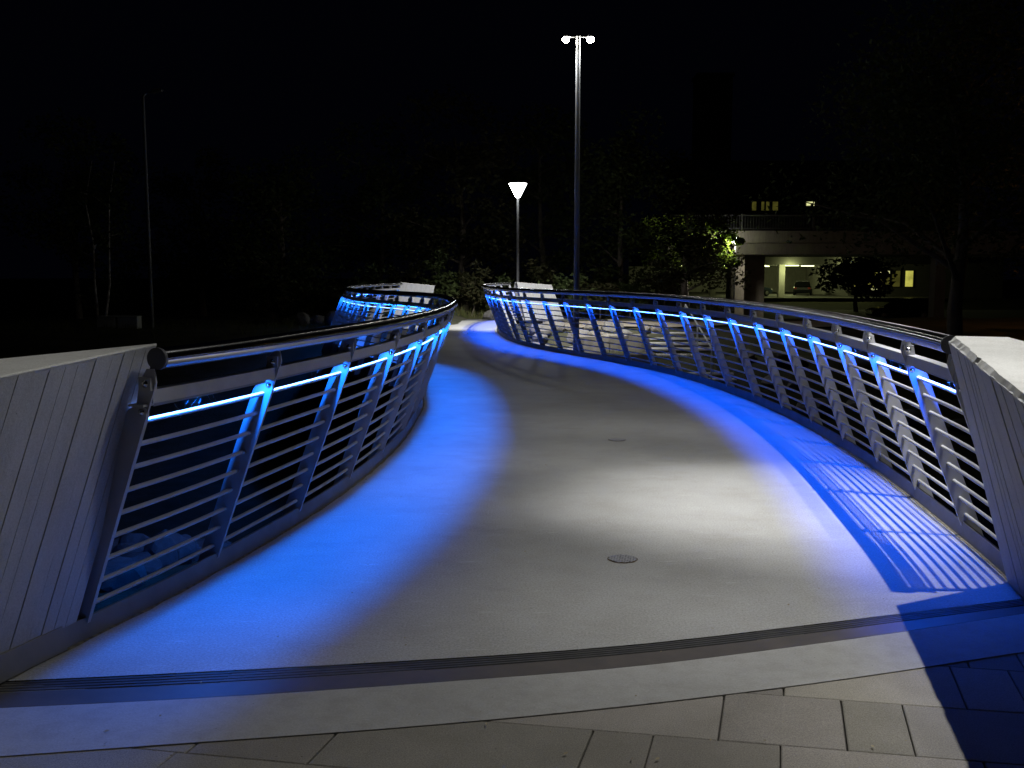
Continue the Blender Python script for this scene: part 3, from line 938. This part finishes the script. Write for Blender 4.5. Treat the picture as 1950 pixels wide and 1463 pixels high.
for i in range(12):
    x = 6.2+rnd.random()*4; y = 22+rnd.random()*5
    s_ = rnd.uniform(.22,.42)
    place_rock(x, y, s_*1.4, s_, s_*.8, 'dark boulder on the grassy bank right of the stone steps', 'boulders right of the steps', 4+i%3)
place_rock(-.62, 34.2, .42, .3, .32, 'squarish stone block at the dark hedge beyond the deck end', None, 4)
for (x, y, sx, sz) in ((-6.1,31.6,.3,.28),(-5.5,31.2,.45,.36),(-6.7,32.2,.25,.35)):
    place_rock(x, y, sx, sx*.8, sz, 'boulder on the left bank behind the far railing bend', 'boulders on the left bank', 4)

def block(x0, x1, y, d, z0, z1, label, group, seed, name='stone_block'):
    r2 = random.Random(seed)
    b = MB(); n = 10
    top = []; vs = []
    for i in range(n+1):
        x = x0+(x1-x0)*i/n
        j = lambda a: (r2.random()-.5)*a
        vs += [(x+j(.02), y+j(.04), z0), (x+j(.02), y+j(.05), z1-.02+j(.02)), (x, y+.03+j(.02), z1+j(.02)), (x, y+d, z1+j(.02)), (x, y+d, z0)]
    b.add(vs, [(i*5+k, (i+1)*5+k, (i+1)*5+k+1, i*5+k+1) for i in range(n) for k in range(4)])
    b.add(vs[:5], [(0,1,2,3,4)]); b.add(vs[-5:], [(4,3,2,1,0)])
    o = b.build(name, M['stone'])
    tag(o, label, 'stone block', group)
    return o
block(1.78, 2.72, 28.0, .6, -.75, -.22, 'long squared stone block below the boulder heap, left of three', 'stone blocks of the upper terrace', 1)
block(2.75, 3.85, 28.05, .6, -.75, -.20, 'long squared stone block next to the steps, upper terrace', 'stone blocks of the upper terrace', 2)
block(1.55, 2.0, 26.3, .5, -1.2, -.58, 'small pale kerb block at the left end of the lower terrace', 'stone blocks of the lower terrace', 3)
block(2.02, 3.80, 26.2, .5, -1.3, -.58, 'long dark-faced kerb block edging the lower terrace', 'stone blocks of the lower terrace', 4)

# stone steps with a metal handrail
steps = empty('stone_steps', (4.8, 25.6, -1.3), 'flight of nine pale stone steps down the far right bank', 'steps')
for i in range(9):
    y = 25.4+.42*i; z = -1.17+.122*i
    if i >= 5: y += .35
    b = MB(); b.box((3.95, y+.03, z-.3), (5.72+.02*i, y+.6, z-.052)); st_ = b.build('step', M['grey_stone'], steps)
    b = MB(); b.box((3.92, y, z-.05), (5.75+.02*i, y+.62, z)); b.build('tread', M['pale'], st_)  # pale treads over dark risers put the risers' shade into the colours
sh = empty('stair_handrail', (5.08, 25.4, -1.2), 'grey metal handrail running down the middle of the stone steps', 'handrail')
MB().tube([(5.06,25.2,-.35),(5.1,29.4,.62)], .022, 8).build('rail', M['lamp_metal'], sh)
for yy_ in (25.3, 27.3, 29.3):
    zt = -.35+(yy_-25.2)*.231
    MB().tube([(5.08,yy_,zt-1.0),(5.08,yy_,zt)], .024, 8).build('post', M['lamp_metal'], sh)
# gravel path on the far bank
pb = MB()
vs = []
for i in range(20):
    x = 1.0+i*.6
    vs += [(x, 30.2, ground(x,30.2)+.06), (x, 33.0, ground(x,33.0)+.06)]
pb.add(vs, [(2*i, 2*i+2, 2*i+3, 2*i+1) for i in range(19)])
tag(pb.build('gravel_path', M['gravel']), kind='structure')
pb = MB()
pb.add([(-4.6,32.62,-.012),(1.2,32.62,-.012),(3.0,34.3,-.03),(-6,34.3,-.03),(-9,36,-.1),(-9,34.5,-.1)], [(0,1,2,3)])
tag(pb.build('path', M['asphalt']), kind='structure')

# ------------------------------------------------------------------ vegetation
def leaves(b, centers, n, size, r2, flat=.8):
    """many small leaf faces scattered through clumps"""
    vs = []; fs = []
    for i in range(n):
        c, rad = r2.choice(centers)
        d = Vector((r2.gauss(0,1), r2.gauss(0,1), r2.gauss(0,1))); d.normalize()
        p = c + Vector((d.x*rad, d.y*rad, d.z*rad*flat)) * (r2.random()**.45)
        a = Vector((r2.gauss(0,1), r2.gauss(0,1), r2.gauss(0,.6))).normalized()
        e = a.cross(Vector((r2.gauss(0,1), r2.gauss(0,1), r2.gauss(0,1)))).normalized()
        s = size*(.6+.8*r2.random())
        k = len(vs)
        vs += [p-a*s, p+e*s*.45, p+a*s, p-e*s*.45]
        fs.append((k,k+1,k+2,k+3))
    b.add(vs, fs)
def tree(name, x, y, z, H, W, crown_z, n, leaf, label, group, seed, mat='leaf', bark='bark', trunk_r=.16, clumps=16, multi=1, flat=.8, extra=[]):
    r2 = random.Random(seed)
    root = empty(name, (x, y, z), label, 'tree' if name != 'bush' else 'bush', group)
    tr = MB(); centers = []
    for m_ in range(multi):
        ox = (m_-(multi-1)/2)*.35
        top = Vector((x+ox*3+r2.uniform(-.3,.3), y+r2.uniform(-.3,.3), z+H*.82))
        pts = [Vector((x+ox*.6, y, z-.1))]
        for q in (.25,.5,.75,1):
            pts.append(Vector((x+ox*.6, y, z)).lerp(top, q) + Vector((r2.uniform(-.14,.14), r2.uniform(-.14,.14), 0)))
        tr.tube(pts, [trunk_r, trunk_r*.8, trunk_r*.6, trunk_r*.4, trunk_r*.15], 8)
        for i in range(max(4, clumps//(2*multi))):
            q = r2.uniform(max(.2, (crown_z-z)/H*.8), .95)
            k = min(3, int(q*4)); p0 = pts[k].lerp(pts[k+1], q*4-k)
            an = r2.uniform(0, 2*PI); L = W*.5*r2.uniform(.55,.95)*(1.1-.5*q)
            p1 = p0 + Vector((math.cos(an)*L, math.sin(an)*L, L*r2.uniform(.2,.7)))
            pm = p0.lerp(p1, .5) + Vector((0,0,L*.1))
            tr.tube([p0, pm, p1], [trunk_r*.35, trunk_r*.2, trunk_r*.06], 5)
            centers.append((p1, W*r2.uniform(.13,.24)))
            centers.append((pm, W*r2.uniform(.10,.18)))
    for i in range(clumps):
        an = r2.uniform(0, 2*PI); h = r2.uniform(0, 1); rr = W*.42*math.sqrt(r2.random())*math.sin(PI*(.18+.72*h))**.6
        centers.append((Vector((x+math.cos(an)*rr, y+math.sin(an)*rr, crown_z+(z+H-crown_z)*h)), W*r2.uniform(.10,.2)))
    tr.build('trunk', M[bark], root)
    centers += extra*3
    cr = MB(); leaves(cr, centers, n, leaf, r2, flat)
    cr.build('crown', M[mat], root)
    return root
BG = 'trees behind the far bank'
bgt = [(-14.5,47,7.5,6.5),(-10.0,44,7.0,6),(-6.0,46,8.5,6.5),(-2.0,43,9.0,6.5),(1.4,46,9.5,6.5),(4.8,43,8.6,6.0),(8.0,47,8.2,6.0),(-19.5,45,8.5,7)]
places = ['leftmost of the row, behind the unlit lamp','behind the bend of the left railing','left of the cone lamp','directly behind the cone lamp','between the cone lamp and the tall twin lamp','just right of the tall twin lamp','left of the overpass','at the far left edge behind the cabinets']
for i, (x, y, H, W) in enumerate(bgt):
    tree('leafy_tree', x, y, ground(x,y), H, W, ground(x,y)+.9, 6500, .11, 'dark leafy tree ' + places[i], BG, 40+i, 'leaf' if i % 3 else 'leaf_brown', trunk_r=.18, clumps=22)
# low shrubs closing the view beyond the deck end
for i in range(13):
    x = -8.6+i*1.18; y = 36.2+rnd.uniform(-.5,.9) + (1.6 if abs(x-.2) < 1.0 else 0)
    H = rnd.uniform(1.2,2.2)
    tree('bush', x, y, ground(x,y)-.05, H, 1.9, ground(x,y)+.1, 1100, .085, 'dark bush in the hedge beyond the bridge end', 'bushes of the far hedge', 80+i, 'leaf' if i % 2 else 'leaf_brown', trunk_r=.04, clumps=12)
# lamp-lit tree by the overpass
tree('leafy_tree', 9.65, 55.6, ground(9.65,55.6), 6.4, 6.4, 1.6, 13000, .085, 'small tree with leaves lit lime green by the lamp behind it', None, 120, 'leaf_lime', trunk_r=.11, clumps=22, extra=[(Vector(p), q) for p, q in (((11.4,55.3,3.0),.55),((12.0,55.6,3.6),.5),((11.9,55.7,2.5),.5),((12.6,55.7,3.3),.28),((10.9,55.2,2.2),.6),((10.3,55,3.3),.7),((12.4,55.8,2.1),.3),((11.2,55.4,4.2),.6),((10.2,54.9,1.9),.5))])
# silhouette tree under the overpass
tree('leafy_tree', 26.2, 76, ground(26.2,76), 4.6, 6.4, .1, 3000, .20, 'black silhouetted tree in front of the lit car park', None, 121, 'leaf', trunk_r=.2, clumps=18, flat=.5)
# big tree on the right
tree('leafy_tree', 11.4, 25.5, ground(11.4,25.5), 9.5, 9.0, 2.3, 15000, .085, 'large dark tree with a thick trunk behind the right railing', None, 122, 'leaf', trunk_r=.24, clumps=34)
tree('leafy_tree', 15.4, 28, ground(15.4,28), 6.5, 4.5, 1.0, 5000, .08, 'tree with orange-lit leaves at the right edge', None, 123, 'leaf_brown', trunk_r=.14, clumps=16)
def lamp_tree():
    r2 = random.Random(77); x, y = 5.7, 9.6
    root = empty('leafy_tree', (x, y, ground(x,y)), 'young tree next to the near lamp whose branches reach over the deck', 'tree')
    tr = MB(); tr.tube([(x,y,ground(x,y)-.1),(x+.05,y,1.5),(x-.05,y,3.4),(x-.3,y-.1,5.2),(x-.5,y-.1,6.6)], [.11,.10,.085,.06,.02], 8)
    cs = []
    for i in range(15):
        p0 = Vector((x-.1-.2*r2.random(), y, r2.uniform(3.7,5.2)))
        p1 = Vector((r2.uniform(.3,5.2), r2.uniform(8.6,11.0), r2.uniform(5.0,6.1)))
        pm = p0.lerp(p1,.5)+Vector((0,0,.35))
        tr.tube([p0,pm,p1],[.035,.022,.006],5)
        cs += [(p1,r2.uniform(.35,.6)),(pm,r2.uniform(.25,.45)),(p0.lerp(p1,.8)+Vector((0,0,.2)),.4)]
    tr.build('trunk', M['bark'], root)
    cr = MB(); leaves(cr, cs, 1500, .12, r2, .6); cr.build('crown', M['leaf'], root)
lamp_tree()
# pale birches on the left
tree('birch_tree', -14.6, 35.5, ground(-14.6,35.5), 7.0, 3.6, 3.2, 1800, .09, 'slender double-stemmed birch behind the utility cabinets', None, 124, 'leaf', 'birch', trunk_r=.06, clumps=12, multi=2)

# grass: tufts on the banks
def grass():
    b = MB(); r2 = random.Random(5); vs = []; fs = []
    def tuft(x, y, h, n):
        z = ground(x, y)
        for i in range(n):
            an = r2.uniform(0, 6.28); l = h*r2.uniform(.5,1.2); w = .006+.004*r2.random()
            px, py = x+r2.gauss(0,.06), y+r2.gauss(0,.06)
            dx, dy = math.cos(an)*l*.45, math.sin(an)*l*.45
            k = len(vs)
            vs.extend([(px-math.sin(an)*w, py+math.cos(an)*w, z-.02), (px+math.sin(an)*w, py-math.cos(an)*w, z-.02), (px+dx, py+dy, z+l)])
            fs.append((k,k+1,k+2))
    for i in range(900): tuft(r2.uniform(1.4,7.5), r2.uniform(26.7,28.0), .10, 5)
    for i in range(700): tuft(r2.uniform(3.4,11), r2.uniform(13,26), .16, 5)
    for i in range(500): tuft(r2.uniform(-18,-5), r2.uniform(29,36), .22, 5)
    for i in range(260): tuft(r2.uniform(-5,1.5), r2.uniform(34.4,36), .35, 6)
    b.add(vs, fs)
    tag(b.build('grass', M['grass']), 'short grass growing on the dark banks', 'grass', kind='stuff')
grass()
# leaf litter on deck and paving
def litter():
    b = MB(); r2 = random.Random(9)
    for i in range(170):
        y = 3.0+8*r2.random()**1.4
        x = r2.uniform(-1.4,2.3)
        if i > 60 and y > 4.7:
            F, s_ = ((fR,1),(fL,-1))[i % 2]
            q = edge(F, y, s_, .01+.16*r2.random()**2, 0); x, y = q.x, q.y
        s = .004+.009*r2.random()**2; an = r2.uniform(0,6.28)
        a = Vector((math.cos(an),math.sin(an),0)); e = Vector((-a.y,a.x,0))
        p = Vector((x,y,.004))
        b.add([p-a*s, p+e*s*.4+Vector((0,0,.003)), p+a*s+Vector((0,0,.002)), p-e*s*.4], [(0,1,2,3)])
    tag(b.build('leaf_litter', M['dry_leaf']), 'tiny dry leaves and crumbs scattered on the deck', 'leaf litter', kind='stuff')
litter()

# ------------------------------------------------------------------ overpass and what stands around it
ov = empty('road_overpass', (11.4, 58, -1.3), 'concrete road overpass with a barred parapet, dimly lit at its left end', 'overpass')
OX0, OX1 = 9.0, 48.0
b = MB(); b.box((OX0,58.0,2.62),(OX1,67,3.28)); b.build('deck_beam', M['beam'], ov)
b = MB(); b.box((OX0,57.55,3.282),(OX1,58.6,3.95)); b.build('edge_beam', M['beam'], ov)
b = MB()
b.box((OX0,57.7,4.80),(OX1,57.78,4.86)); b.box((OX0,57.72,4.06),(OX1,57.76,4.10))
x = OX0
while x < OX1:
    b.box((x,57.73,4.10),(x+.025,57.75,4.80)); x += .16
b.build('parapet_bars', M['lamp_dark'], ov)
x = OX0
while x < OX1:
    b = MB(); b.box((x,57.69,3.952),(x+.09,57.79,4.92)); b.build('parapet_post', M['lamp_dark'], ov); x += 4.1
for px in (13.2, 24.6+.3, 41.5):
    if px == 24.9: continue
    b = MB(); b.prism([(px-.30,-1.6),(px+.30,-1.6),(px+.30,2.618),(px-.30,2.618)], 58.3, 59.1); b.build('pillar', M['beam'], ov)
b = MB(); b.box((14.2,62,-1.6),(15.6,66.5,2.618)); b.build('pillar', M['beam'], ov)
b = MB(); b.box((38.6,62,-1.6),(39.4,63,2.618)); b.build('pillar', M['beam'], ov)

# street lamp hidden in the lime tree
tx, ty = 12.5, 56.4
tl = empty('street_lamp', (tx, ty, -1.3), 'street lamp glaring through the leaves beside the overpass', 'street lamp')
MB().tube([(tx,ty,-1.5),(tx,ty,3.2)], .05, 10).build('pole', M['lamp_dark'], tl)
MB().lathe([(.02,3.2),(.15,3.24),(.19,3.38),(.15,3.50),(.02,3.54)], (tx,ty,0), 16).build('lamp_head', M['tree_lit'], tl)
spot('lamp_light', (tx-.2, ty-.2, 3.36), (9.0, 54.6, 2.0), 2700, R(120), .6, tl, (1,.97,.85), .12)
spot('lamp_light', (tx, ty-.25, 3.16), (tx+1.0, ty+1.7, -1.6), 380, R(100), .6, tl, (1,.93,.78), .12)
# orange lamp off to the right
sx_, sy_ = 17.5, 29.5
sl = empty('sodium_street_lamp', (sx_, sy_, -.3), 'orange sodium street lamp beside the tree at the right edge', 'street lamp')
MB().tube([(sx_,sy_,-.6),(sx_,sy_,4.6)], .06, 10).build('pole', M['lamp_dark'], sl)
MB().lathe([(.02,4.55),(.14,4.6),(.16,4.75),(.02,4.85)], (sx_,sy_,0), 14).build('lamp_head', M['sodium_lit'], sl)
point('lamp_light', (sx_-.25, sy_-.2, 4.5), 130, sl, (1,.42,.08), .12)

# brown direction sign
sg = empty('direction_sign', (10.75, 52, -1.4), 'brown direction sign with white lettering in front of the overpass pillar', 'sign')
for q in (10.5, 11.3):
    MB().tube([(q,52.04,-1.6),(q,52.04,-.02)], .03, 8).build('post', M['lamp_metal'], sg)
b = MB(); b.box((10.38,51.98,-.66),(11.42,52.01,-.04)); b.build('panel', M['sign_brown'], sg)
b = MB()
for z in (-.055,-.645): b.box((10.40,51.972,z-.012),(11.40,51.978,z+.012))
b.build('border', M['sign_white'], sg)
cu = bpy.data.curves.new('lettering', 'FONT'); cu.body = 'Asiat'; cu.size = .26; cu.extrude = .002
to = bpy.data.objects.new('lettering_source', cu); COL.objects.link(to)
C.view_layer.update()
me = bpy.data.meshes.new_from_object(to.evaluated_get(C.evaluated_depsgraph_get()))
bpy.data.objects.remove(to); me.materials.clear(); me.materials.append(M['sign_white'])
lt = bpy.data.objects.new('lettering', me); COL.objects.link(lt); lt.parent = sg
lt.location = (10.82-10.75, 51.972-52, -.28+1.4); lt.rotation_euler = (R(90), 0, 0)
b = MB()   # arrow at the left
b.prism([(10.44,-.24),(10.58,-.15),(10.58,-.205),(10.76,-.205),(10.76,-.275),(10.58,-.275),(10.58,-.33)], 51.97, 51.977)
b.build('arrow', M['sign_white'], sg)

# car park under the building behind the overpass
cpk = empty('car_park', (26, 100, -.7), 'open-sided car park with greenish ceiling tubes and a white back wall', 'car park')
b = MB(); b.box((14,92,2.35),(40,120,3.6)); b.build('roof_slab', M['facade'], cpk)
b = MB(); b.box((14,120,-.8),(40,120.4,2.349)); b.build('back_wall', M['pale'], cpk)
b = MB(); b.box((33.0,112,-.8),(38.6,112.3,2.0)); b.build('white_screen', M['sign_white'], cpk)
for px in (24.75,):
    b = MB(); b.box((px,93,-.8),(px+.55,93.6,2.349)); b.build('column', M['pale'], cpk)
b = MB(); b.box((19.0,96,-.8),(19.5,96.6,2.349)); b.build('column', M['pale'], cpk)
for i, (px, py) in enumerate(((17,98),(21.2,100),(24.9,101),(27.6,99),(30.6,104),(33.0,100),(22,108),(27,108))):
    b = MB(); b.box((px-.65,py-.08,2.26),(px+.65,py+.08,2.348)); b.build('ceiling_tube', M['tube_lit'], cpk)
for px, py, w in ((22.5,100,170),(28.5,104,420),(34.5,105,900),(25.5,91.6,170),(30.5,91.6,150)):  # the two front lamps are added outside the roof to brighten the lawn
    point('tube_and_fill_light', (px, py, 2.0), w, cpk, (.92,1,.40), .3)
b = MB(); b.box((14,90,-.75),(40,121,-.66)); tag(b.build('car_park_floor', M['asphalt']), kind='structure')

# building with the lit window row
ob_ = empty('office_building', (37, 96, -.7), 'dark low office building with a row of lit windows', 'building')
b = MB(); b.box((32.2,96,-1.0),(47,110,6.0)); b.build('wall', M['facade'], ob_)
def win(x0, x1, z0, z1, m, par, y=95.9):
    b = MB()
    t = .07
    b.box((x0-t,y,z0-t),(x1+t,y+.098,z0)); b.box((x0-t,y,z1),(x1+t,y+.098,z1+t)); b.box((x0-t,y,z0),(x0,y+.098,z1)); b.box((x1,y,z0),(x1+t,y+.098,z1))
    f = b.build('window', M['lamp_dark'], par)
    b = MB(); b.box((x0,y+.05,z0),(x1,y+.08,z1)); b.build('pane', m, f)
    return f
for x0, x1, z0, z1, k in ((34.05,34.95,.28,1.78,'win'),(35.15,36.1,.28,1.42,'win_dim'),(35.15,36.1,1.46,1.78,'win_bright'),(36.35,37.1,.28,1.78,'win_dim'),(37.6,38.35,.28,1.78,'win'),(32.75,32.98,.28,1.0,'win'),(33.4,33.6,.28,1.05,'win'),(34.05,34.95,-.05,.15,'win_bright')):
    win(x0, x1, z0, z1, M[k], ob_)
# taller building above the overpass
ub = empty('tower_block', (34, 140, -.7), 'dark block beyond the overpass with a few lit upper windows', 'building')
b = MB(); b.box((24,140,-1),(62,156,17)); b.build('wall', M['facade'], ub)
for x0, x1, z0, z1, k in ((33.2,33.8,10.2,11.4,'win_dim'),(34.5,34.9,10.2,11.4,'win_dim'),(35.15,35.6,10.2,11.4,'win_dim'),(36.05,36.8,10.2,11.4,'win_dim'),(40.7,41.85,10.85,11.4,'win_bright')):
    win(x0, x1, z0, z1, M[k], ub, 139.9)
hb_ = empty('chimney_tower', (26, 130, -.7), 'faint tall square tower left of the lit upper windows', 'building')
b = MB(); b.box((23.7,130,-1),(28,134,39.0/39*26.4)); b.build('shaft', M['facade'], hb_)
b = MB(); b.box((23.5,129.8,26.4),(28.2,134.2,26.8)); b.build('roof_cap', M['facade'], hb_)

# ------------------------------------------------------------------ cars
def car(x, y, z, rz, paint, label):
    root = empty('parked_car', (x, y, z), label, 'car', 'cars by the car park', rz)
    def prof_loft(prof, hw, inset_top):
        b = MB(); vs = []
        zs = [p[1] for p in prof]; z0, z1 = min(zs), max(zs)
        for w in (-1, -.9, .9, 1):
            for px, pz in prof:
                k = (pz-z0)/(z1-z0)
                yy_ = w*hw*(1-inset_top*k)
                sh_ = 1.0 if abs(w) < .95 else .97
                vs.append((px*sh_, yy_, z0+(pz-z0)*(sh_ if abs(w) > .95 else 1)))
        n = len(prof)
        fs = [(j*n+i, (j+1)*n+i, (j+1)*n+(i+1)%n, j*n+(i+1)%n) for j in range(3) for i in range(n)]
        fs += [tuple(range(n-1,-1,-1)), tuple(range(3*n, 4*n))]
        b.add(vs, fs); return b
    body = [(-2.05,.30),(-2.1,.55),(-2.05,.82),(-1.7,.92),(.75,.92),(1.75,.80),(2.08,.66),(2.12,.42),(2.02,.26),(1.7,.22),(1.55,.22),(-1.2,.22),(-1.6,.22)]
    bo = prof_loft(body, .86, .06).build('body', paint, root, True)
    cab = [(-1.95,.90),(-1.62,1.36),(-.9,1.47),(.1,1.45),(.95,.90)]
    prof_loft(cab, .80, .20).build('cabin', M['glass'], root, True)
    b = prof_loft([(-1.60,1.375),(-.9,1.485),(.1,1.465),(.16,1.42),(-1.62,1.33)], .66, .02); b.build('roof', paint, root, True)
    for wx in (-1.3, 1.32):
        for wy in (-.80, .80):
            Mx = Matrix.Translation((wx, wy, .31)) @ Matrix.Rotation(R(90), 4, 'X')
            w = MB().lathe([(.05,-.10),(.29,-.10),(.31,-.07),(.31,.07),(.29,.10),(.05,.10)], n=18, M=Mx).build('wheel', M['tyre'], root, True)
            MB().lathe([(.02,-.108),(.19,-.104),(.19,.104),(.02,.108)], n=14, M=Mx).build('rim', M['lamp_metal'], w, True)
    for wy in (-.66, .66):
        b = MB(); b.box((-2.115, wy-.13, .62), (-2.06, wy+.13, .80)); b.build('tail_light', M['tail'], root, True)
        b = MB(); b.box((2.02, wy-.16, .56), (2.10, wy+.16, .68)); b.build('headlight', M['sign_white'], root, True)
    return root
car(29.9, 103.0, -.66, R(72), M['car_dark'], 'dark hatchback parked in front of the white car park wall')
car(23.3, 98.0, -.66, R(25), M['car_blue'], 'bluish parked car half hidden behind the overpass pillar')
car(26.6, 68.5, ground(26.6,68.5), R(176), M['car_dark'], 'dark car on the unlit road under the overpass')
# road under the overpass
b = MB(); b.add([(6,46,-1.36),(60,46,-1.36),(60,80,-1.36),(6,80,-1.36)], [(0,1,2,3)])
tag(b.build('road', M['asphalt']), kind='structure')
